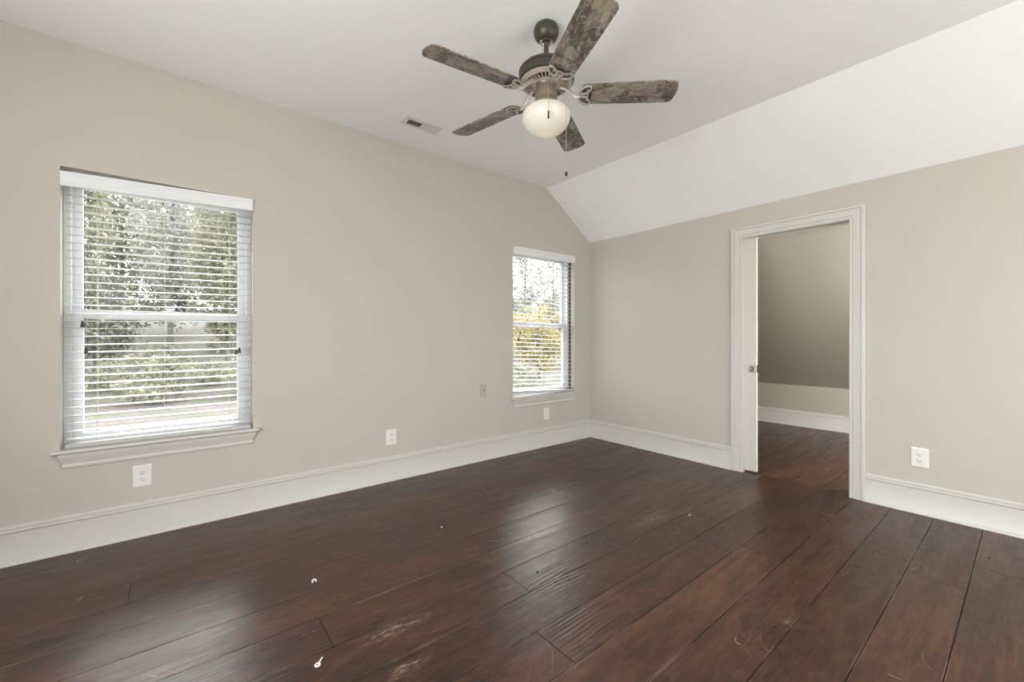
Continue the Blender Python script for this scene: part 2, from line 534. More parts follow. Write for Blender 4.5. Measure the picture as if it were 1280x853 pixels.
# door wall: two skins with the pocket between them
mb = MB()
hole = (DOOR[0] - 0.018, DOOR[1] + 0.018, -0.2, DOOR[2] + 0.018)
panel_wall(mb, [YN, hole[0], hole[1], Y0], [0.0, hole[3], KZ], [hole], lambda u, w, t: (X0 + t, u, w), 0.038)
panel_wall(mb, [YN, hole[0], hole[1], Y0], [0.0, hole[3], KZ - 0.082 * SL], [hole], lambda u, w, t: (X0 + 0.082 + t, u, w), 0.038,
           top=lambda u: KZ - 0.125 * SL)
struct(mb.build('wall_right', [M['wall']]))

# unseen walls with window openings added to let fill light in
WB = (-0.80, 1.50, 0.62, 2.22)           # along y on the back wall
WN = (1.25, 3.05, 0.62, 2.20)           # along x on the near wall
mb = MB()
panel_wall(mb, [YN - WT, WB[0], WB[1], Y0], [-0.12, WB[2], WB[3], H], [WB], lambda u, w, t: (XB - t, u, w), WT)
struct(mb.build('wall_back', [M['wall']]))
mb = MB()
panel_wall(mb, [XB, WN[0], WN[1], SX, X0, X1 + 0.1], [-0.12, WN[2], WN[3], H], [WN], lambda u, w, t: (u, YN - t, w), WT,
           top=lambda u: roof(u))
# keep rows under the slope
mb.v = [(x, y, min(z, roof(x))) for x, y, z in mb.v]
struct(mb.build('wall_near', [M['wall']]))

# ceiling: level part and the slope down to the door wall
mb = MB()
T = 0.10
prof = [(XB, H), (SX, H), (X0 + 0.06, roof(X0 + 0.06)), (X0 + 0.06, roof(X0 + 0.06) + T), (SX + 0.02, H + T), (XB, H + T)]
for yy in (YN, Y0):
    pass
vs_ = [(x, YN, z) for x, z in prof] + [(x, Y0, z) for x, z in prof]
n_ = len(prof)
mb.add(vs_, [tuple(range(n_)), tuple(range(n_, 2 * n_))] + [(i, (i + 1) % n_, n_ + (i + 1) % n_, n_ + i) for i in range(n_)])
struct(mb.build('ceiling', [M['ceiling']]))
# the closet's sloping ceiling and knee wall, wall-coloured
mb = MB()
xa = X0 + 0.061
prof = [(xa, roof(xa)), (X1, KZ1), (X1, -0.02), (X1 + 0.09, -0.02), (X1 + 0.09, KZ1 + 0.04), (xa, roof(xa) + T)]
vs_ = [(x, YN, z) for x, z in prof] + [(x, Y0, z) for x, z in prof]
mb.add(vs_, [tuple(range(n_)), tuple(range(n_, 2 * n_))] + [(i, (i + 1) % n_, n_ + (i + 1) % n_, n_ + i) for i in range(n_)])
struct(mb.build('wall_closet', [M['wall']]))

# ------------------------------------------------------------------ plank floor
def build_floor():
    rnd = random.Random(21)
    P0, PW = 0.19, 0.2065
    known = {6: [1.265], 4: [1.11], 8: [-0.75, 1.33], 9: [-1.2, 2.3], 10: [0.65], -1: [3.145], 7: [0.473, 2.4], 2: [-0.3, 2.95], 1: [0.35], 3: [0.2, 2.45], 5: [-0.6, 2.75], 0: [-0.5, 1.55]}
    vs, fs, mi, tone = [], [], [], []
    g, ge, dp = 0.0020, 0.0014, 0.004
    xs0, xs1 = XB, X1
    k0 = math.floor((YN - P0) / PW)
    k1 = math.ceil((Y0 - P0) / PW)
    for k in range(k0, k1):
        ya, yb = max(YN, P0 + k * PW), min(Y0, P0 + (k + 1) * PW)
        js = sorted(known.get(k, [rnd.uniform(-1.2, 0.6)]))
        x = js[-1]
        while x < xs1 - 0.4:
            x += rnd.choice([1.22, 1.5, 1.85, 2.1]) * rnd.uniform(0.9, 1.1)
            js.append(x)
        x = js[0]
        while x > xs0 + 0.4:
            x -= rnd.choice([1.22, 1.5, 1.85]) * rnd.uniform(0.9, 1.1)
            js.insert(0, x)
        xs = [xs0] + [j for j in js if xs0 + 0.1 < j < xs1 - 0.1] + [xs1]
        for a, b in zip(xs[:-1], xs[1:]):
            o = len(vs)
            dz = rnd.uniform(-0.0004, 0.0004)
            vs += [(a, ya, -dp), (b, ya, -dp), (b, yb, -dp), (a, yb, -dp),
                   (a + ge, ya + g, dz), (b - ge, ya + g, dz), (b - ge, yb - g, dz), (a + ge, yb - g, dz)]
            t = rnd.random()
            fs += [(o + 4, o + 5, o + 6, o + 7)] + [(o + i, o + (i + 1) % 4, o + 4 + (i + 1) % 4, o + 4 + i) for i in range(4)]
            mi += [0, 1, 1, 1, 1]
            tone += [t] * 5
    o = len(vs)
    vs += [(xs0, YN, -0.12), (xs1, YN, -0.12), (xs1, Y0, -0.12), (xs0, Y0, -0.12)]
    fs.append((o + 3, o + 2, o + 1, o)); mi.append(1); tone.append(0.5)
    me = bpy.data.meshes.new('floor')
    me.from_pydata(vs, [], fs)
    me.materials.append(M['floor']); me.materials.append(M['seam'])
    me.polygons.foreach_set('material_index', mi)
    at = me.attributes.new('plank', 'FLOAT', 'FACE')
    at.data.foreach_set('value', tone)
    ob = bpy.data.objects.new('floor', me)
    COL.objects.link(ob)
    return struct(ob)
build_floor()

# ------------------------------------------------------------------ baseboards, casing, jambs
BASE = [(0, 0), (0.026, 0), (0.026, 0.008), (0.022, 0.015), (0.015, 0.018), (0.014, 0.020), (0.014, 0.160), (0.019, 0.164), (0.0205, 0.169), (0.018, 0.1735),
        (0.011, 0.1755), (0.011, 0.1785), (0.0165, 0.181), (0.0165, 0.190), (0.010, 0.196), (0, 0.197)]
def frame(p, td):
    return (p, td, (0, 0, 1))
mb = MB()
sweep(mb, [frame((XB, Y0, 0), (0, -1, 0)), frame((X0, Y0, 0), (-1, -1, 0))], BASE)
struct(mb.build('baseboard_left', [M['trim']], smooth=30))
mb = MB()
sweep(mb, [frame((X0, Y0, 0), (-1, -1, 0)), frame((X0, 1.655, 0), (-1, 0, 0))], BASE)
sweep(mb, [frame((X0, 0.746, 0), (-1, 0, 0)), frame((X0, YN, 0), (-1, 0, 0))], BASE)
struct(mb.build('baseboard_right', [M['trim']], smooth=30))
mb = MB()
sweep(mb, [frame((X1, YN, 0), (-1, 0, 0)), frame((X1, Y0, 0), (-1, 0, 0))], BASE)
struct(mb.build('baseboard_closet', [M['closet_trim']], smooth=30))
mb = MB()
sweep(mb, [frame((XB, YN, 0), (1, 1, 0)), frame((XB, Y0, 0), (1, -1, 0))], BASE)
struct(mb.build('baseboard_back', [M['trim']], smooth=30))
mb = MB()
sweep(mb, [frame((XB, YN, 0), (1, 1, 0)), frame((X0, YN, 0), (-1, 1, 0))], BASE)
struct(mb.build('baseboard_near', [M['trim']], smooth=30))

door = struct(empty('door_1', (X0, 1.2, 0)))
def to_door(o):
    o.parent = door
    o.matrix_parent_inverse = Matrix.Translation(door.location).inverted()
    return o
# casing profile: (thickness from wall, offset outward from the opening)
CAS = [(0, 0), (0.010, 0), (0.012, 0.004), (0.012, 0.017), (0.009, 0.019), (0.009, 0.021), (0.0145, 0.024), (0.0155, 0.046), (0.0185, 0.058), (0.0185, 0.062),
       (0.014, 0.064), (0.014, 0.068), (0.022, 0.071), (0.022, 0.085), (0.018, 0.089), (0, 0.089)]
def casing(x, sgn):
    mb = MB()
    a, b, z = DOOR[0] - 0.004 + 0.008, DOOR[1] + 0.0, DOOR[2] + 0.004
    a, b = DOOR[0], DOOR[1]
    t = (-sgn, 0, 0)
    path = [((x, b, 0), t, (0, 1, 0)), ((x, b, z), t, (0, 1, 1)), ((x, a, z), t, (0, -1, 1)), ((x, a, 0), t, (0, -1, 0))]
    return sweep(mb, path, CAS)
to_door(casing(X0, 1).build('door_casing', [M['trim']], smooth=25))
mb = MB()
zt = DOOR[2]
# strike jamb (one board), split jamb on the pocket side, split head with the track between
mb.box((X0 - 0.001, DOOR[0] - 0.0175, 0), (X0 + 0.121, DOOR[0], zt + 0.0175))
for xa, xb in ((X0 - 0.001, X0 + 0.039), (X0 + 0.081, X0 + 0.121)):
    mb.box((xa, DOOR[1], 0), (xb, DOOR[1] + 0.0175, zt + 0.0175))
    mb.box((xa, DOOR[0], zt), (xb, DOOR[1], zt + 0.0175))
to_door(mb.build('door_jamb', [M['trim']]))
mb = MB()
mb.box((X0 + 0.041, DOOR[0] + 0.001, zt + 0.012), (X0 + 0.079, DOOR[1] + 0.65, zt + 0.03))
to_door(mb.build('door_track', [M['dark']]))
# the leaf, mostly slid into its pocket
DL = 1.476
leafb = MB()
xa, xb = X0 + 0.0425, X0 + 0.0775
leafb.box((xa, DL, 0.012), (xb, DL + 0.75, zt + 0.008))
leaf = to_door(leafb.build('door_leaf', [M['trim']], bevel=0.0015))
leaf['label'] = 'white pocket door leaf slid almost fully into the wall'
def door_child(o):
    o.parent = leaf
    return o
hz = 0.885
mb = MB()
yh = DL + 0.002
mb.box((xa - 0.0025, yh, hz - 0.032), (xa, yh + 0.058, hz + 0.032))
# raised frame round the flush pull and its thumb piece
for (y0, y1, z0, z1) in ((0.010, 0.048, 0.014, 0.022), (0.010, 0.048, -0.026, -0.019), (0.010, 0.016, -0.019, 0.014), (0.042, 0.048, -0.019, 0.014)):
    mb.box((xa - 0.0055, yh + y0, hz + z0), (xa - 0.0025, yh + y1, hz + z1))
mb.box((xa - 0.012, yh + 0.026, hz - 0.012), (xa - 0.0025, yh + 0.032, hz + 0.008))
mb.box((xa - 0.0032, yh + 0.016, hz - 0.019), (xa - 0.0024, yh + 0.042, hz + 0.014), 1)
pull = door_child(mb.build('door_pull', [M['chrome'], M['slot']], bevel=0.0004))
pull['label'] = 'chrome flush pull'
mb = MB()
mb.box((xa + 0.005, DL - 0.002, hz - 0.032), (xb - 0.005, DL + 0.001, hz + 0.032))
mb.box((xa + 0.012, DL - 0.003, hz - 0.02), (xb - 0.012, DL - 0.0015, hz + 0.02), 1)
door_child(mb.build('latch_plate', [M['chrome'], M['slot']]))

# ------------------------------------------------------------------ windows
def window(idx, W, stool_x, apron_x, dark_strip=False):
    x0, x1, z0, z1 = W
    zs = z0 + 0.020                                # top of the stool
    root = struct(empty('window_%d' % idx, ((x0 + x1) / 2, Y0, z0)))
    def put(o):
        o.parent = root
        o.matrix_parent_inverse = Matrix.Translation(root.location).inverted()
        return o
    def ring(mb, a, b, c, d, w, ya, yb, wb=None, wt=None):
        wb = w if wb is None else wb
        wt = w if wt is None else wt
        mb.box((a, ya, c), (a + w, yb, d)); mb.box((b - w, ya, c), (b, yb, d))
        mb.box((a + w, ya, c), (b - w, yb, c + wb)); mb.box((a + w, ya, d - wt), (b - w, yb, d))
    e = 0.001
    mb = MB()
    ring(mb, x0 + e, x1 - e, z0 + e, z1 - e, 0.030, Y0 + 0.080, Y0 + 0.172, wb=0.034)
    put(mb.build('window_frame', [M['vinyl']], bevel=0.002))
    mid = 1.262
    mb = MB()                                      # upper sash, outer track
    ring(mb, x0 + 0.031, x1 - 0.031, mid - 0.004, z1 - 0.031, 0.040, Y0 + 0.132, Y0 + 0.158, wb=0.036)
    up = put(mb.build('upper_sash', [M['vinyl']], bevel=0.002))
    mb = MB()                                      # lower sash, inner track
    ring(mb, x0 + 0.031, x1 - 0.031, z0 + 0.035, mid + 0.046, 0.046, Y0 + 0.098, Y0 + 0.130, wb=0.050, wt=0.044)
    lo = put(mb.build('lower_sash', [M['vinyl']], bevel=0.002))
    for nm, par, yy, a, b in (('upper_pane', up, 0.143, mid + 0.031, z1 - 0.070), ('lower_pane', lo, 0.112, z0 + 0.084, mid + 0.003)):
        mb = MB()
        w = 0.070 if par is up else 0.076
        mb.box((x0 + w, Y0 + yy, a), (x1 - w, Y0 + yy + 0.004, b))
        g = mb.build(nm, [M['glass']])
        g.parent = par
    mb = MB()
    for cx in ((x0 + x1) / 2,):
        mb.box((cx - 0.030, Y0 + 0.100, mid + 0.0465), (cx + 0.030, Y0 + 0.126, mid + 0.053))
        mb.tube([(cx - 0.004, Y0 + 0.113, mid + 0.056), (cx + 0.018, Y0 + 0.106, mid + 0.060), (cx + 0.034, Y0 + 0.102, mid + 0.060)], [0.007, 0.005, 0.004], 8)
    s = mb.build('sash_lock', [M['vinyl']])
    s.parent = lo
    if dark_strip:  # dark brown strip down the right jamb, next to the frame
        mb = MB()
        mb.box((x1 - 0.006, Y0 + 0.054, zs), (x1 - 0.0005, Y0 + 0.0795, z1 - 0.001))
        ln = put(mb.build('dark_jamb_strip', [M['dark']]))
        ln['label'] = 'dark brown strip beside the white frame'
    # stool with rounded nosing and horns
    mb = MB()
    a, b = stool_x
    nose = [(0.0, 0.0), (0.030, 0.0), (0.038, 0.004), (0.041, 0.011), (0.038, 0.018), (0.030, 0.021), (0.0, 0.021)]
    sweep(mb, [((a, Y0, z0 - 0.001), (0, -1, 0), (0, 0, 1)), ((b, Y0, z0 - 0.001), (0, -1, 0), (0, 0, 1))], nose)
    mb.box((x0 + e, Y0 - 0.002, z0 + e), (x1 - e, Y0 + 0.0795, zs))
    put(mb.build('window_stool', [M['trim']], smooth=40))
    # apron: crown-like moulding whose ends return to the wall
    mb = MB()
    a, b = apron_x
    zt_ = z0 - 0.002
    sect = [(0.030, 0.0), (0.029, 0.012), (0.020, 0.030), (0.013, 0.050), (0.011, 0.056), (0.013, 0.060), (0.013, 0.072), (0.009, 0.078)]
    vs, fs = [], []
    for t, d in sect:
        vs += [(a - t * 0.9 + 0.012, Y0, zt_ - d), (a - t * 0.9 + 0.012, Y0 - t, zt_ - d), (b + t * 0.9 - 0.012, Y0 - t, zt_ - d), (b + t * 0.9 - 0.012, Y0, zt_ - d)]
    for j in range(len(sect) - 1):
        for i in range(4):
            k = (i + 1) % 4
            fs.append((j * 4 + i, j * 4 + k, j * 4 + 4 + k, j * 4 + 4 + i))
    fs.append((0, 1, 2, 3)); q = 4 * (len(sect) - 1); fs.append((q + 3, q + 2, q + 1, q))
    mb.add(vs, fs)
    put(mb.build('window_apron', [M['trim']], smooth=40))
    return root
window(1, W1, (-0.489, 0.455), (-0.448, 0.424))
window(2, W2, (2.604, 3.602), (2.648, 3.545), dark_strip=True)

# two made-up windows behind the photographer, added so fill light can enter
def added_window(idx, place, a, b, c, d):
    root = struct(empty('window_%d' % idx, place((a + b) / 2, c, 0)))
    inv = Matrix.Translation(root.location).inverted()
    def ob(nm, boxes, m):
        mb = MB()
        for (p, q) in boxes:
            A, B = Vector(place(*p)), Vector(place(*q))
            mb.box([min(x, y) for x, y in zip(A, B)], [max(x, y) for x, y in zip(A, B)])
        o = mb.build(nm, [m]); o.parent = root; o.matrix_parent_inverse = inv
    e = 0.001
    mid = (a + b) / 2
    ob('window_frame', [((a + e, c + e, 0.07), (a + 0.05, d - e, 0.16)), ((b - 0.05, c + e, 0.07), (b - e, d - e, 0.16)), ((a + 0.05, c + e, 0.07), (b - 0.05, c + 0.05, 0.16)),
                        ((a + 0.05, d - 0.05, 0.07), (b - 0.05, d - e, 0.16)), ((mid - 0.025, c + 0.05, 0.07), (mid + 0.025, d - 0.05, 0.16))], M['vinyl'])
    ob('window_pane', [((a + 0.05, c + 0.05, 0.11), (mid - 0.025, d - 0.05, 0.114)), ((mid + 0.025, c + 0.05, 0.11), (b - 0.05, d - 0.05, 0.114))], M['glass'])
    ob('window_sill', [((a - 0.04, c - 0.02, -0.04), (b + 0.04, c, 0.0))], M['trim'])
added_window(3, lambda u, w, t: (XB - t, u, w), *WB)
added_window(4, lambda u, w, t: (u, YN - t, w), *WN)

# ------------------------------------------------------------------ blinds
def blind(W, label, sx, vx, head_l, head_r, bot_l, bot_r, ladders, cords, rnd, thin_head=False):
    """head_*: height of the valance's top edge at left/right; bot_*: underside of the bottom rail."""
    a, b = sx
    root = tag(empty('window_blind', ((a + b) / 2, Y0 + 0.03, (bot_l + bot_r) / 2)), label, 'blind', 'white slatted blinds in the window openings')
    inv = Matrix.Translation(root.location).inverted()
    def put(o, par=None):
        o.parent = par or root
        if par is None:
            o.matrix_parent_inverse = inv
        return o
    lerp = lambda p, q, x: p + (q - p) * (x - a) / (b - a)
    zt = lambda x: lerp(head_l, head_r, x)
    zb = lambda x: lerp(bot_l, bot_r, x)
    # valance: moulded board across the top, a little proud of the wall
    mb = MB()
    prof = [(0.002, 0), (0.018, 0), (0.020, -0.004), (0.020, -0.014), (0.016, -0.022), (0.013, -0.040), (0.013, -0.048), (0.016, -0.052), (0.016, -0.072), (0.013, -0.076), (0.002, -0.076)]
    v0, v1 = vx
    sweep(mb, [((v0, Y0 - 0.0, zt(v0)), (0, -1, 0), (0, 0, 1)), ((v1, Y0 - 0.0, zt(v1)), (0, -1, 0), (0, 0, 1))], prof)
    put(mb.build('valance', [M['valance']], smooth=35))
    mb = MB()
    hh = [(x, y, zt(x) + z) for x in (a, b) for y, z in ((Y0 + 0.006, -0.052), (Y0 + 0.060, -0.052), (Y0 + 0.060, -0.008), (Y0 + 0.006, -0.008))]
    mb.add(hh, [(0, 1, 2, 3), (7, 6, 5, 4), (0, 1, 5, 4), (1, 2, 6, 5), (2, 3, 7, 6), (3, 0, 4, 7)])
    put(mb.build('headrail', [M['valance']]))
    # slats
    pitch = 0.0437
    span_l = zt(a) - 0.085 - (bot_l + 0.030)
    n = int(round(max(span_l, zt(b) - 0.085 - (bot_r + 0.03)) / pitch))
    yc = Y0 + 0.034
    mb = MB()
    for i in range(n):
        f = (i + 0.6) / n
        tilt = rnd.uniform(-0.02, 0.02) + 0.03
        ca, sa = math.cos(tilt), math.sin(tilt)
        jl, jr, sag = rnd.uniform(-0.0015, 0.0015), rnd.uniform(-0.0015, 0.0015), rnd.uniform(0.0, 0.002)
        cross = []
        for y, z in [(-0.025, 0.0), (-0.0125, 0.0022), (0, 0.003), (0.0125, 0.0022), (0.025, 0.0), (0.025, -0.0026), (0.0125, -0.0005), (0, 0.0003), (-0.0125, -0.0005), (-0.025, -0.0026)]:
            cross.append((y * ca - z * sa, y * sa + z * ca))
        xs = [a + (b - a) * q / 6 for q in range(7)]
        vs, fs = [], []
        for q, x in enumerate(xs):
            zz = (zt(x) - 0.085) * (1 - f) + (zb(x) + 0.030) * f
            zz += jl * (1 - q / 6) + jr * q / 6 - sag * math.sin(math.pi * q / 6)
            vs += [(x, yc + cy, zz + cz) for cy, cz in cross]
        m_ = len(cross)
        for q in range(6):
            for k in range(m_):
                l = (k + 1) % m_
                fs.append((q * m_ + k, q * m_ + l, (q + 1) * m_ + l, (q + 1) * m_ + k))
        fs.append(tuple(range(m_))); fs.append(tuple(6 * m_ + k for k in reversed(range(m_))))
        mb.add(vs, fs)
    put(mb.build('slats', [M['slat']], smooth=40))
    # bottom rail
    mb = MB()
    rp = [(-0.026, 0.003), (-0.024, 0.0), (0.024, 0.0), (0.026, 0.003), (0.026, 0.017), (0.022, 0.021), (-0.022, 0.021), (-0.026, 0.017)]
    sweep(mb, [((a, yc, bot_l), (0, 1, 0), (0, 0, 1)), ((b, yc, bot_r), (0, 1, 0), (0, 0, 1))], rp)
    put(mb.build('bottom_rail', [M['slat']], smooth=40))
    for x in ladders:
        mb = MB()
        for dy in (-0.0275, 0.0275):
            mb.tube([(x, yc + dy, zt(x) - 0.05), (x + 0.002, yc + dy, (zt(x) + zb(x)) / 2), (x, yc + dy, zb(x) + 0.012)], 0.0010, 6)
        put(mb.build('ladder_cord', [M['cord']], weld=False))
    for x, xe, ze in cords:
        y = yc - 0.036
        mb = MB()
        mb.tube([(x, y + 0.004, zt(x) - 0.055), (x * 0.6 + xe * 0.4, y, (zt(x) + ze) / 2), (xe, y, ze + 0.03)], 0.0011, 6)
        c = put(mb.build('lift_cord', [M['cord']], smooth=60))
        mb = MB()
        mb.lathe([(0.0, 0.036), (0.004, 0.035), (0.005, 0.030), (0.0065, 0.026), (0.0085, 0.012), (0.0095, 0.004), (0.0085, 0.0), (0.0, 0.0)], 16, (xe, y, ze))
        put(mb.build('tassel', [M['tassel']], smooth=50), c)
    return root
blind(W1, 'wide open-slatted white blind hanging in the large near window', (-0.440, 0.414), (-0.455, 0.424), 2.036, 2.064, 0.5515, 0.5515,
      (-0.318, -0.028, 0.297), ((-0.372, -0.372, 1.205), (-0.358, -0.358, 1.062), (0.336, 0.333, 1.04), (0.342, 0.349, 1.05)), random.Random(3))
blind(W2, 'white blind in the far window by the corner, bottom rail hanging crooked', (2.664, 3.526), (2.648, 3.540), 2.062, 2.064, 0.592, 0.5515,
      (2.80, 3.095, 3.40), ((2.765, 2.742, 1.185), (2.752, 2.717, 1.120)), random.Random(5))

# ------------------------------------------------------------------ wall plates
def plate_frame(cx, cz, wall):
    """local x along the wall, local -y out of it"""
    if wall == 'left':
        return (cx, Y0, cz), 0.0
    return (X0, cx, cz), -math.pi / 2
def rounded_plate(w, h, t):
    mb = MB()
    vs, fs = [], []
    lay = [(0, 0.0), (0, -t * 0.5), (0.003, -t * 0.85), (0.007, -t)]
    for ins, y in lay:
        vs += [(-w / 2 + ins, y, -h / 2 + ins), (w / 2 - ins, y, -h / 2 + ins), (w / 2 - ins, y, h / 2 - ins), (-w / 2 + ins, y, h / 2 - ins)]
    for j in range(3):
        for i in range(4):
            k = (i + 1) % 4
            fs.append((j * 4 + i, j * 4 + k, j * 4 + 4 + k, j * 4 + 4 + i))
    fs.append((12, 13, 14, 15)); fs.append((0, 3, 2, 1))
    return mb.add(vs, fs)
def duplex_proto():
    root = empty('power_outlet')
    rounded_plate(0.086, 0.126, 0.006).build('cover_plate', [M['plate']], root)
    for s in (1, -1):
        mb = MB()
        cz = s * 0.0195
        pts = []
        for i in range(24):
            an = 2 * math.pi * i / 24
            pts.append((0.0172 * math.cos(an), max(-0.0143, min(0.0143, 0.0172 * math.sin(an)))))
        vs = [(x, -0.0055, cz + z) for x, z in pts] + [(x, -0.0072, cz + z) for x, z in pts] + [(x * 0.93, -0.0078, cz + z * 0.93) for x, z in pts]
        fs = [(i, (i + 1) % 24, 24 + (i + 1) % 24, 24 + i) for i in range(24)] + [(24 + i, 24 + (i + 1) % 24, 48 + (i + 1) % 24, 48 + i) for i in range(24)] + [tuple(48 + i for i in range(24))]
        mb.add(vs, fs)
        rc = mb.build('receptacle', [M['plate']], root, smooth=40)
        mb = MB()
        mb.box((-0.0078, -0.0084, cz + 0.0005), (-0.0050, -0.0076, cz + 0.0095))
        mb.box((0.0050, -0.0084, cz + 0.0015), (0.0076, -0.0076, cz + 0.0090))
        vs = [(0.0028 * math.cos(2 * math.pi * i / 12), y, cz - 0.0062 + 0.0028 * math.sin(2 * math.pi * i / 12)) for y in (-0.0076, -0.0084) for i in range(12)]
        mb.add(vs, [(i, (i + 1) % 12, 12 + (i + 1) % 12, 12 + i) for i in range(12)] + [tuple(12 + i for i in range(12))])
        mb.build('socket_slots', [M['slot']], rc)
    mb = MB()
    mb.lathe([(0.0, 0.0078), (0.0025, 0.0074), (0.0032, 0.006)], 12)
    mb.v = [(x, -z, y) for x, y, z in mb.v]
    mb.build('cover_screw', [M['plate']], root)
    return root
proto = duplex_proto()
spots = [(-0.126, 0.348, 'left', 'white duplex outlet under the large near window'),
         (1.384, 0.348, 'left', 'white duplex outlet on the bare wall between the two windows'),
         (0.468, 0.366, 'right', 'white duplex outlet right of the doorway above the baseboard')]
for i, (c, z, w, lab) in enumerate(spots):
    o = proto if i == 0 else copy_tree(proto)
    o.location, rz = plate_frame(c, z, w)
    o.rotation_euler = (0, 0, rz)
    tag(o, lab, 'outlet', 'duplex outlets on the walls')
# taupe jack plate
r = tag(empty('jack_plate', (2.2875, Y0, 0.655)), 'small taupe jack plate left of the far window, higher than the outlets', 'wall plate')
rounded_plate(0.073, 0.118, 0.005).build('cover_plate', [M['plate_grey']], r)
mb = MB()
mb.box((-0.014, -0.0085, -0.014), (0.014, -0.0045, 0.014))
fr = mb.build('jack', [M['plate_grey']], r, bevel=0.001)
mb = MB()
mb.box((-0.002, -0.0092, -0.007), (0.010, -0.0083, 0.007))
mb.build('jack_opening', [M['slot']], fr)
for s in (1, -1):
    mb = MB()
    mb.lathe([(0.0, 0.0062), (0.0022, 0.0058), (0.0028, 0.0045)], 10, (0, s * 0.045, 0))
    mb.v = [(x, -z, y) for x, y, z in mb.v]
    mb.build('cover_screw', [M['plate_grey']], r)
# white plate with a plain rectangular insert
r = tag(empty('insert_plate', (3.108, Y0, 0.342)), 'white wall plate with plain upright insert under the far window', 'wall plate')
rounded_plate(0.076, 0.126, 0.006).build('cover_plate', [M['plate']], r)
mb = MB()
mb.box((-0.0165, -0.0085, -0.033), (0.0165, -0.0052, 0.033))
mb.build('insert', [M['plate']], r, bevel=0.0012)
mb = MB()
ringbox_xz = ((-0.0185, -0.0171, -0.0345, 0.0345), (0.0171, 0.0185, -0.0345, 0.0345), (-0.0171, 0.0171, -0.0345, -0.0335), (-0.0171, 0.0171, 0.0335, 0.0345))
for xa_, xb_, za_, zb_ in ringbox_xz:
    mb.box((xa_, -0.0066, za_), (xb_, -0.0058, zb_))
mb.build('insert_seam', [M['dark']], r)

# ------------------------------------------------------------------ ceiling register
r = tag(empty('ceiling_vent', (1.463, 2.884, H)), 'white metal air register with slanted louvres on the flat ceiling', 'vent')
mb = MB()
w, d = 0.290, 0.124
def ringbox(mb, W_, D_, w_, d_, z0, z1):
    mb.box((-W_ / 2, -D_ / 2, z0), (-w_ / 2, D_ / 2, z1)); mb.box((w_ / 2, -D_ / 2, z0), (W_ / 2, D_ / 2, z1))
    mb.box((-w_ / 2, -D_ / 2, z0), (w_ / 2, -d_ / 2, z1)); mb.box((-w_ / 2, d_ / 2, z0), (w_ / 2, D_ / 2, z1))
ringbox(mb, w, d, w - 0.052, d - 0.046, -0.006, 0.0)
ringbox(mb, w - 0.05, d - 0.044, w - 0.058, d - 0.052, -0.009, 0.0)
mb.box((-0.004, -d / 2 + 0.023, -0.009), (0.004, d / 2 - 0.023, -0.001))
mb.build('vent_frame', [M['grille']], r, bevel=0.001)
mb = MB()
mb.box((-w / 2 + 0.026, -d / 2 + 0.023, -0.0012), (w / 2 - 0.026, d / 2 - 0.023, -0.0004))
mb.build('vent_duct', [M['dark']], r)
for s in (-1, 1):
    mb = MB()
    for i in range(9):
        cx = s * (0.012 + i * 0.0125)
        xf = Matrix.Translation((cx, 0, -0.005)) @ Matrix.Rotation(s * math.radians(52 if s < 0 else 40), 4, 'Y')
        mb.box((-0.0055 if s < 0 else -0.008, -d / 2 + 0.023, -0.0004), (0.0055 if s < 0 else 0.0062, d / 2 - 0.023, 0.0004), 0, xf)
    lv = mb.build('louvre_bank', [M['grille']], r)

# ------------------------------------------------------------------ ceiling fan
FX, FY = 1.493, 1.567
fan = tag(empty('ceiling_fan', (FX, FY, H)), 'bronze five-blade ceiling fan with camouflage blades and frosted globe light', 'ceiling fan')
def Z(z):
    return z - H
mb = MB()
mb.lathe([(0.0, 0.0), (0.050, 0.0), (0.057, -0.006), (0.0625, -0.016), (0.0645, -0.028), (0.0635, -0.042), (0.059, -0.056), (0.051, -0.068), (0.041, -0.077), (0.030, -0.082), (0.0, -0.082)], 48)
mb.build('canopy', [M['bronze']], fan, smooth=40)
mb = MB()
mb.lathe([(0.0, -0.078), (0.030, -0.0815), (0.034, -0.086), (0.028, -0.092), (0.018, -0.094), (0.0, -0.094)], 32)
mb.build('canopy_ring', [M['chrome']], fan, smooth=40)
mb = MB()
mb.lathe([(0.0, -0.085), (0.0125, -0.085), (0.0125, Z(2.565)), (0.019, Z(2.56)), (0.024, Z(2.545)), (0.0, Z(2.545))], 24)
mb.build('downrod', [M['bronze']], fan, smooth=40)
mb = MB()
mb.lathe([(0.0, Z(2.55)), (0.03, Z(2.549)), (0.07, Z(2.54)), (0.115, Z(2.525)), (0.132, Z(2.517)), (0.139, Z(2.508)), (0.141, Z(2.50)), (0.137, Z(2.497)), (0.137, Z(2.466)), (0.141, Z(2.463)), (0.141, Z(2.458)),
          (0.134, Z(2.4535)), (0.115, Z(2.4535)), (0.0, Z(2.4535))], 64)
mb.build('motor_housing', [M['bronze']], fan, smooth=35)
# ring of radial vent fins under the motor
mb = MB()
for i in range(32):
    an = 2 * math.pi * i / 32
    xf = Matrix.Rotation(an, 4, 'Z')
    mb.box((0.064, -0.0038, Z(2.4395)), (0.113, 0.0038, Z(2.4460)), 0, xf)
mb.lathe([(0.111, Z(2.4465)), (0.111, Z(2.439)), (0.116, Z(2.4375)), (0.124, Z(2.442)), (0.133, Z(2.450)), (0.133, Z(2.453)), (0.111, Z(2.4465))], 64)
mb.lathe([(0.050, Z(2.4465)), (0.050, Z(2.437)), (0.062, Z(2.436)), (0.067, Z(2.4395)), (0.067, Z(2.4465)), (0.050, Z(2.4465))], 64)
mb.lathe([(0.05, Z(2.4475)), (0.1145, Z(2.4475)), (0.1145, Z(2.4485)), (0.05, Z(2.4485)), (0.05, Z(2.4475))], 48, mi=1)
mb.build('vent_ring', [M['antique'], M['slot']], fan, smooth=35)
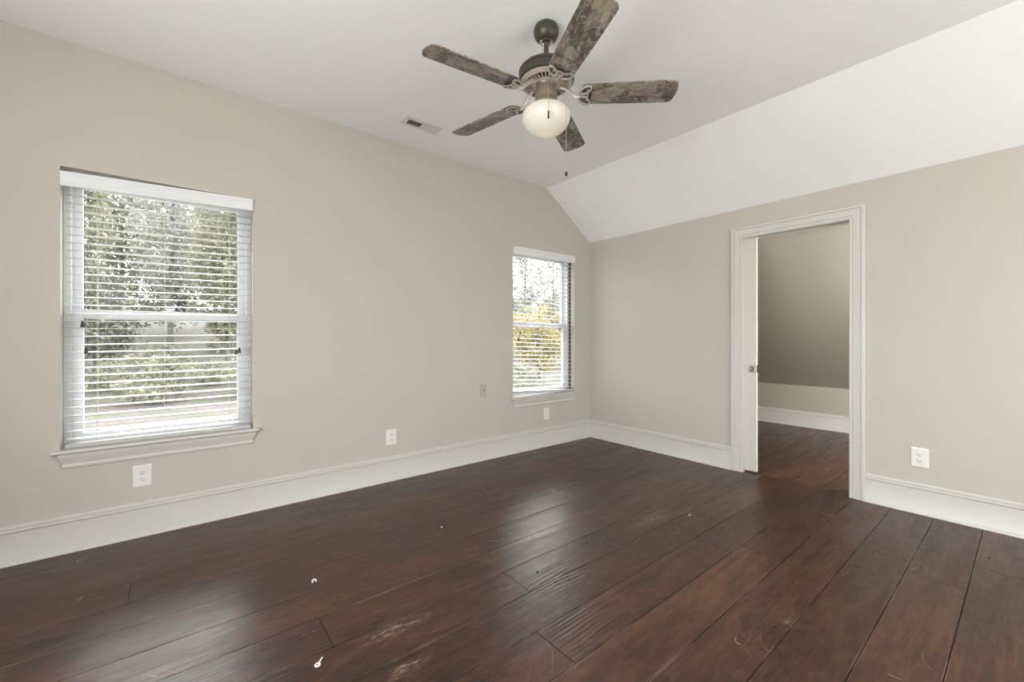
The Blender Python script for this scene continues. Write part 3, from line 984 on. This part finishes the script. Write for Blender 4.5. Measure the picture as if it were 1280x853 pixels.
# switch housing and fitter
mb = MB()
mb.lathe([(0.0, Z(2.444)), (0.052, Z(2.444)), (0.056, Z(2.438)), (0.052, Z(2.432)), (0.051, Z(2.424)), (0.054, Z(2.418)), (0.055, Z(2.385)), (0.056, Z(2.366)), (0.060, Z(2.354)), (0.066, Z(2.346)), (0.069, Z(2.338)),
          (0.069, Z(2.329)), (0.060, Z(2.327)), (0.0, Z(2.327))], 48)
mb.build('switch_housing', [M['neck']], fan, smooth=35)
# globe: a shell of frosted glass, open towards the fitter
mb = MB()
out = [(0.062, 2.331), (0.078, 2.327), (0.098, 2.317), (0.113, 2.303), (0.1215, 2.285), (0.1220, 2.268), (0.116, 2.249), (0.105, 2.230), (0.089, 2.212), (0.068, 2.198), (0.046, 2.190), (0.024, 2.186), (0.0, 2.185)]
mb.lathe([(r_, Z(z_)) for r_, z_ in out], 64)
gl = mb.build('light_globe', [M['globe']], fan, smooth=60)
gl.data.shade_smooth()
sol = gl.modifiers.new('shell', 'SOLIDIFY'); sol.thickness = 0.003; sol.offset = -1
mb = MB()
mb.lathe([(0.0, Z(2.317)), (0.013, Z(2.317)), (0.014, Z(2.300)), (0.022, Z(2.285)), (0.026, Z(2.270)), (0.023, Z(2.255)), (0.014, Z(2.246)), (0.0, Z(2.244))], 24)
mb.build('light_bulb', [M['bulb']], fan, smooth=50)
# blades and their irons, modelled along +x
def blade_mesh():
    mb = MB()
    r0, r1 = 0.172, 0.655
    pts = []
    def half(s):
        q = []
        for i in range(9):                       # rounded root
            a = math.pi / 2 * i / 8
            q.append((r0 + 0.036 * (1 - math.cos(a)), s * (0.020 + 0.044 * math.sin(a))))
        q += [(0.35, s * 0.068), (0.50, s * 0.0705)]
        rc = 0.030
        for i in range(7):                       # tip corner
            a = math.pi / 2 * i / 6
            q.append((r1 - 0.008 - rc + rc * math.sin(a), s * (0.071 - rc + rc * math.cos(a))))
        return q
    a = half(1)
    b = half(-1)
    pts = a + [(r1 - 0.002, 0.02), (r1 - 0.002, -0.02)] + b[::-1]
    t = 0.003
    n = len(pts)
    vs = [(x, y, -t) for x, y in pts] + [(x, y, t) for x, y in pts]
    mb.add(vs, [tuple(range(n)), tuple(range(2 * n - 1, n - 1, -1))] + [(i, (i + 1) % n, n + (i + 1) % n, n + i) for i in range(n)])
    return mb
def iron_mesh():
    mb = MB()
    # arm from the motor down to the blade
    mb.tube([(0.070, 0, 0.050), (0.090, 0, 0.044), (0.112, 0, 0.028), (0.134, 0, 0.006), (0.150, 0, -0.008), (0.172, 0, -0.010)], [0.013, 0.012, 0.0095, 0.010, 0.014, 0.012], 10, flat=0.45, up=(0, 1, 0))
    # open trefoil under the blade's root
    def loop(cx, cy, rx, ry, rot, r):
        P = []
        for i in range(20):
            a = 2 * math.pi * i / 20
            x, y = rx * math.cos(a), ry * math.sin(a)
            P.append((cx + x * math.cos(rot) - y * math.sin(rot), cy + x * math.sin(rot) + y * math.cos(rot), -0.0085))
        mb.tube(P, r, 8, flat=0.7, closed=True)
    loop(0.190, 0.0, 0.022, 0.014, 0, 0.0050)
    loop(0.196, 0.033, 0.032, 0.019, 0.75, 0.0060)
    loop(0.196, -0.033, 0.032, 0.019, -0.75, 0.0060)
    # dark scalloped rim on the blade side
    P = [(0.205, 0.060, -0.006), (0.219, 0.050, -0.006), (0.222, 0.036, -0.006), (0.217, 0.020, -0.006), (0.222, 0.0, -0.006), (0.217, -0.020, -0.006), (0.222, -0.036, -0.006), (0.219, -0.050, -0.006), (0.205, -0.060, -0.006)]
    mb.tube(P, [0.005, 0.007, 0.0078, 0.007, 0.0078, 0.007, 0.0078, 0.007, 0.005], 8, flat=0.7, mi=1)
    for px, py in ((0.207, 0.032), (0.207, -0.032), (0.190, 0.0)):
        mb.lathe([(0.0, -0.0135), (0.004, -0.0125), (0.005, -0.0100), (0.005, -0.004)], 10, (px, py, 0))
    return mb
PITCH = math.radians(-12)
b0 = blade_mesh().build('blade', [M['camo']], fan, bevel=0.0012)
i0 = iron_mesh().build('blade_iron', [M['bracket'], M['slot']], fan, smooth=50, weld=False)
for k in range(5):
    an = math.radians(-42.5 + 72 * k)
    b = b0 if k == 0 else b0.copy()
    ir = i0 if k == 0 else i0.copy()
    if k:
        COL.objects.link(b); COL.objects.link(ir)
    for q in (b, ir):
        q.parent = fan
        q.matrix_local = Matrix.Translation((0, 0, Z(2.388))) @ Matrix.Rotation(an, 4, 'Z') @ Matrix.Rotation(PITCH, 4, 'X')
# pull chains: directions in the plan, r = to the photographer's right, f = away
rv, fv = Vector((math.sin(YAW), -math.cos(YAW), 0)), Vector((math.cos(YAW), math.sin(YAW), 0))
def chain(pts, fob):
    P = [rv * a + fv * b + Vector((0, 0, Z(z))) for a, b, z in pts]
    mb = MB()
    mb.tube(P, 0.0012, 6)
    seg = 0
    for p, q in zip(P[:-1], P[1:]):              # little beads
        n = max(1, int((q - p).length / 0.006))
        for i in range(n):
            c = p.lerp(q, i / n)
            mb.lathe([(0, 0.0019), (0.0019, 0), (0, -0.0019)], 6, c)
    c = mb.build('pull_chain', [M['antique']], fan, weld=False)
    e = P[-1]
    mb = MB()
    if fob == 'rod':
        mb.lathe([(0.0, 0.0), (0.003, -0.001), (0.0036, -0.004), (0.0046, -0.034), (0.0040, -0.038), (0.0, -0.039)], 14, e)
        mb.build('chain_fob', [M['slot']], c, smooth=40)
    else:
        mb.lathe([(0.0, 0.0), (0.004, -0.001), (0.0055, -0.004), (0.0055, -0.014), (0.007, -0.016), (0.007, -0.021), (0.005, -0.022), (0.0, -0.022)], 14, e)
        for s in (-1, 1):
            mb.tube([e + rv * (s * 0.003) + Vector((0, 0, -0.020)), e + rv * (s * 0.009) + Vector((0, 0, -0.029)), e + rv * (s * 0.007) + Vector((0, 0, -0.037))], 0.0022, 6, mi=1)
        mb.tube([e + Vector((0, 0, -0.020)), e + fv * -0.002 + Vector((0, 0, -0.030))], 0.003, 6, mi=1)
        mb.build('chain_fob', [M['slot'], M['chrome']], c, smooth=40, weld=False)
chain([(0.0, -0.053, 2.418), (0.0, -0.075, 2.395), (0.0, -0.110, 2.352), (0.0, -0.131, 2.30), (0.0, -0.133, 2.240)], 'rod')
chain([(0.040, -0.036, 2.412), (0.066, -0.066, 2.375), (0.088, -0.088, 2.335), (0.090, -0.094, 2.30), (0.090, -0.095, 1.962)], 'hook')
pl = bpy.data.lights.new('fan_bulb_light', 'POINT')
pl.energy, pl.color, pl.shadow_soft_size = 0.15, (1.0, 0.92, 0.82), 0.03
po = bpy.data.objects.new('fan_bulb_light', pl)
COL.objects.link(po)
po.parent = fan
po.location = (0, 0, Z(2.222))

# ------------------------------------------------------------------ unseen bare-bulb lamp added to brighten the closet
lampx, lampy, lampz = X0 + 0.12, -0.60, 1.45
lamp = tag(empty('closet_fill_lamp', (lampx, lampy, lampz)), 'added unseen bare bulb in white holder that brightens the closet', 'lamp')
def xlathe(prof, n=24):
    m_ = MB().lathe(prof, n)
    m_.v = [(z, y, -x) for x, y, z in m_.v]
    return m_
xlathe([(0.0, 0.0), (0.055, 0.0), (0.056, 0.008), (0.045, 0.020), (0.028, 0.030), (0.024, 0.045), (0.018, 0.047), (0.0, 0.047)]).build('fill_lamp_holder', [M['plate']], lamp, smooth=40)
xlathe([(0.0, 0.047), (0.013, 0.047), (0.014, 0.062), (0.024, 0.082), (0.030, 0.102), (0.028, 0.120), (0.018, 0.133), (0.0, 0.138)]).build('fill_lamp_bulb', [M['fill_bulb']], lamp, smooth=60)
cl = bpy.data.lights.new('closet_fill_light', 'POINT')
cl.energy, cl.color, cl.shadow_soft_size = 170.0, (1.0, 0.95, 0.88), 0.05
co = bpy.data.objects.new('closet_fill_light', cl)
COL.objects.link(co)
co.parent = lamp
co.location = (0.19, 0, 0)

# ------------------------------------------------------------------ debris on the floor
def lump(name, loc, size, mat, label, cat, seed, group=None):
    rnd = random.Random(seed)
    bm = bmesh.new()
    bmesh.ops.create_icosphere(bm, subdivisions=2, radius=1.0)
    for v in bm.verts:
        k = rnd.uniform(0.7, 1.15)
        v.co = Vector((v.co.x * size[0] * k, v.co.y * size[1] * k, max(-0.8, v.co.z) * size[2] * k))
    zmin = min(v.co.z for v in bm.verts)
    for v in bm.verts:
        v.co.z -= zmin
    me = bpy.data.meshes.new(name); bm.to_mesh(me); bm.free()
    me.materials.append(mat)
    o = bpy.data.objects.new(name, me); COL.objects.link(o)
    o.location = loc; o.rotation_euler = (0, 0, rnd.uniform(0, 6))
    return tag(o, label, cat, group)
# curled flake of paint
mb = MB()
P = [(-0.012, -0.004, 0.002), (-0.008, 0.004, 0.006), (0.0, 0.008, 0.009), (0.008, 0.004, 0.007), (0.007, -0.004, 0.003), (0.001, -0.005, 0.002)]
mb.tube(P, [0.002, 0.0042, 0.005, 0.0048, 0.004, 0.002], 7, flat=0.7)
o = mb.build('paint_flake', [M['chip']], smooth=60)
o.location = (0.526, 2.126, 0.001); o.rotation_euler = (0, 0, 0.4)
tag(o, 'curled white flake of paint on the floor below the bare wall', 'debris')
# key-shaped scrap
mb = MB()
ringp = [(0.0075 * math.cos(2 * math.pi * i / 16), 0.0075 * math.sin(2 * math.pi * i / 16), 0.004) for i in range(16)]
mb.tube(ringp, 0.0034, 8, closed=True)
mb.tube([(0.008, 0, 0.004), (0.018, 0.001, 0.006), (0.030, 0.001, 0.008)], [0.0036, 0.003, 0.0024], 8)
o = mb.build('plastic_scrap', [M['plastic']], smooth=60, weld=False)
o.location = (0.400, 1.575, 0.0); o.rotation_euler = (0, 0, 0.75)
tag(o, 'small white key-shaped scrap with ring end on the floor in front', 'debris')
lump('plaster_crumb', (2.605, 1.397, 0.0005), (0.010, 0.007, 0.004), M['chip'], 'pale plaster crumb on the floor toward the doorway', 'debris', 1)
lump('plaster_crumb', (1.275, 2.252, 0.0005), (0.008, 0.006, 0.004), M['chip'], 'pale plaster crumb on dark planks in front of the bare wall', 'debris', 2)
lump('grit_crumb', (1.803, 1.569, 0.0005), (0.009, 0.006, 0.003), M['grit'], 'dark crumb of grit on the floor below the fan, farther of two', 'debris', 3)
lump('grit_crumb', (1.396, 1.527, 0.0005), (0.008, 0.005, 0.003), M['grit'], 'dark crumb of grit on the shiny planks, nearer of two', 'debris', 4)

# ------------------------------------------------------------------ outdoors
GZ = -3.0
mb = MB()
mb.add([(-60, Y0 + 1.0, GZ), (80, Y0 + 1.0, GZ), (80, 34, GZ + 0.3), (-60, 34, GZ + 0.3), (-60, 90, GZ + 9), (80, 90, GZ + 9)], [(0, 1, 2, 3), (3, 2, 5, 4)])
mb.add([(-60, -60, GZ), (-4, -60, GZ), (-4, Y0 + 1.0, GZ), (-60, Y0 + 1.0, GZ), (80, -60, GZ), (80, -4, GZ), (-4, -4, GZ)], [(0, 1, 2, 3), (1, 4, 5, 6)])
mb.v += [(x, y, z - 0.3) for x, y, z in []]
g = struct(mb.build('ground', [M['ground']]))

def leaf_cloud(mb, rnd, n, centre, rad, size, mi=0):
    """n separate leaves through an ellipsoid, bunched in clumps"""
    clumps = []
    for i in range(max(6, n // 45)):
        while True:
            p = Vector((rnd.uniform(-1, 1), rnd.uniform(-1, 1), rnd.uniform(-1, 1)))
            if 0.25 < p.length < 1:
                break
        clumps.append(p)
    for i in range(n):
        c = rnd.choice(clumps)
        p = c + Vector((rnd.gauss(0, 0.13), rnd.gauss(0, 0.13), rnd.gauss(0, 0.11)))
        p = Vector((p.x * rad[0], p.y * rad[1], p.z * rad[2])) + Vector(centre)
        a = Vector((rnd.gauss(0, 1), rnd.gauss(0, 1), rnd.gauss(0, 1))).normalized()
        b = a.orthogonal().normalized()
        b = (b * math.cos(i) + a.cross(b) * math.sin(i))
        s = size * rnd.uniform(0.6, 1.3)
        mb.add([p - a * s, p + b * s * 0.45, p + a * s, p - b * s * 0.45], [(0, 1, 2, 3)], mi)
def tree_proto(name, seed, h, crown, cz, leaves, size, lm, trunk_r, branches=9):
    rnd = random.Random(seed)
    root = empty(name)
    mb = MB()
    pts, rs = [], []
    lx = ly = 0
    for i in range(8):
        t = i / 7
        lx += rnd.uniform(-0.10, 0.10); ly += rnd.uniform(-0.1, 0.1)
        pts.append((lx * t * 2, ly * t * 2, h * 0.95 * t)); rs.append(trunk_r * (1 - 0.8 * t) + 0.02)
    mb.tube(pts, rs, 8)
    for i in range(branches):
        t = rnd.uniform(0.3, 0.92)
        j = min(6, int(t * 7))
        p = Vector(pts[j]).lerp(Vector(pts[j + 1]), t * 7 - j)
        a = rnd.uniform(0, 6.283)
        ln = crown[0] * rnd.uniform(0.6, 1.05)
        q = p + Vector((math.cos(a) * ln, math.sin(a) * ln, ln * rnd.uniform(0.2, 0.9)))
        m_ = p.lerp(q, 0.5) + Vector((rnd.uniform(-.2, .2), rnd.uniform(-.2, .2), rnd.uniform(-.1, .25)))
        mb.tube([p, m_, q], [trunk_r * 0.4 * (1 - t * 0.6) + 0.01, trunk_r * 0.25 * (1 - t * 0.6) + 0.01, 0.012], 6)
    mb.build('trunk', [M['bark']], root, smooth=60, weld=False)
    mb = MB()
    leaf_cloud(mb, rnd, leaves, (0, 0, cz), crown, size)
    mb.build('foliage', [lm], root, weld=False)
    return root
protos = {
    'tall': tree_proto('woodland_tree', 1, 16.0, (2.65, 2.65, 6.3), 9.2, 8000, 0.21, M['leaf_olive'], 0.19, 14),
    'bare': tree_proto('woodland_tree', 2, 16.0, (2.6, 2.6, 6.3), 9.2, 3600, 0.19, M['leaf_grey'], 0.20, 22),
    'green': tree_proto('woodland_tree', 3, 8.5, (2.65, 2.65, 3.5), 4.6, 4200, 0.19, M['leaf_green'], 0.15, 12),
    'bush': tree_proto('undergrowth_shrub', 4, 2.6, (2.1, 2.1, 1.4), 1.5, 1700, 0.16, M['leaf_olive'], 0.06, 8),
    'yellow': tree_proto('yellow_leaved_tree', 5, 7.6, (2.9, 2.9, 2.7), 3.9, 2900, 0.20, M['leaf_yellow'], 0.14, 14),
}
used = set()
LAB = {
    'tall': ('tall woodland tree in thin olive leaf beyond the window blinds', 'tree', 'tall olive-leaved trees outside the windows'),
    'bare': ('tall nearly bare grey-branched tree beyond the window blinds', 'tree', 'nearly bare trees outside the windows'),
    'green': ('shorter dense dark green tree at the wood edge outside', 'tree', 'dark green trees at the wood edge'),
    'bush': ('low olive shrub on the leaf litter outside the windows', 'shrub', 'low shrubs at the wood edge'),
    'yellow': ('tree in bright yellow autumn leaf seen through the far window', 'tree', None),
}
def plant(kind, x, y, s=1.0, rz=0.0):
    o = protos[kind] if kind not in used else copy_tree(protos[kind])
    used.add(kind)
    zg = GZ + 0.3 * max(0, (y - 4.258) / 29.74) if y < 34 else GZ + 0.3 + 8.7 * (y - 34) / 56
    o.location = (x, y, zg - 0.03)
    o.scale = (s, s, s)
    o.rotation_euler = (0, 0, rz)
    return tag(o, *LAB[kind])
rn = random.Random(11)
# behind the large window, row behind row
rows = [(37.4, (('bush', -3.3, 0.6), ('bush', 2.1, 0.6), ('bush', 7.0, 0.6))), (33.0, (('bush', -6.0, 1), ('bush', -0.6, 1), ('bush', 4.8, 1))), (41.5, (('green', -4.0, 1), ('tall', 3.6, 1))), (42.0, (('bush', -0.1, 0.75), ('bush', 8.8, 1.0))),
        (50.0, (('tall', -10.2, 1.2), ('bare', 0.0, 1.2), ('tall', 10.2, 1.2))), (50.5, (('bush', -4.3, 0.8), ('bush', 4.3, 0.8))),
        (59.5, (('tall', -8.0, 1.2), ('green', 0.0, 1.15), ('tall', 8.0, 1.2))), (68.5, (('tall', -4.6, 1.2), ('tall', 4.6, 1.2))),
        (78.0, (('green', -9.4, 1.2), ('tall', 0.0, 1.2), ('green', 9.4, 1.2)))]
for y, row in rows:
    for kind, x, sc_ in row:
        plant(kind, x + rn.uniform(-0.1, 0.1), y, sc_, rn.uniform(0, 6.28))
# behind the far window
plant('yellow', 24.0, 26.0, 1.0, 0.4)
for kind, x, y, s in (('bush', 18.6, 22.0, 0.8), ('bush', 31.0, 28.0, 0.7), ('bare', 29.6, 34.6, 0.9), ('green', 37.6, 38.6, 1.0), ('green', 37.0, 46.4, 1.0), ('bare', 45.4, 46.0, 0.9), ('green', 45.0, 54.0, 1.0), ('green', 53.0, 54.0, 1.0)):
    plant(kind, x, y, s, rn.uniform(0, 6.28))
# the wood carries on between and beside the two views
for kind, x, y, s in (('green', 15.0, 40.0, 1.0), ('tall', 22.5, 40.5, 1.0), ('green', 30.0, 43.5, 1.0), ('tall', 18.6, 50.0, 1.1), ('green', 27.0, 51.5, 1.1), ('tall', 35.6, 55.0, 1.1), ('tall', -18.6, 50.0, 1.2), ('green', -12.0, 41.5, 1.0),
                      ('bush', 12.4, 33.4, 1.0), ('bush', 19.0, 33.0, 1.0)):
    plant(kind, x, y, s, rn.uniform(0, 6.28))
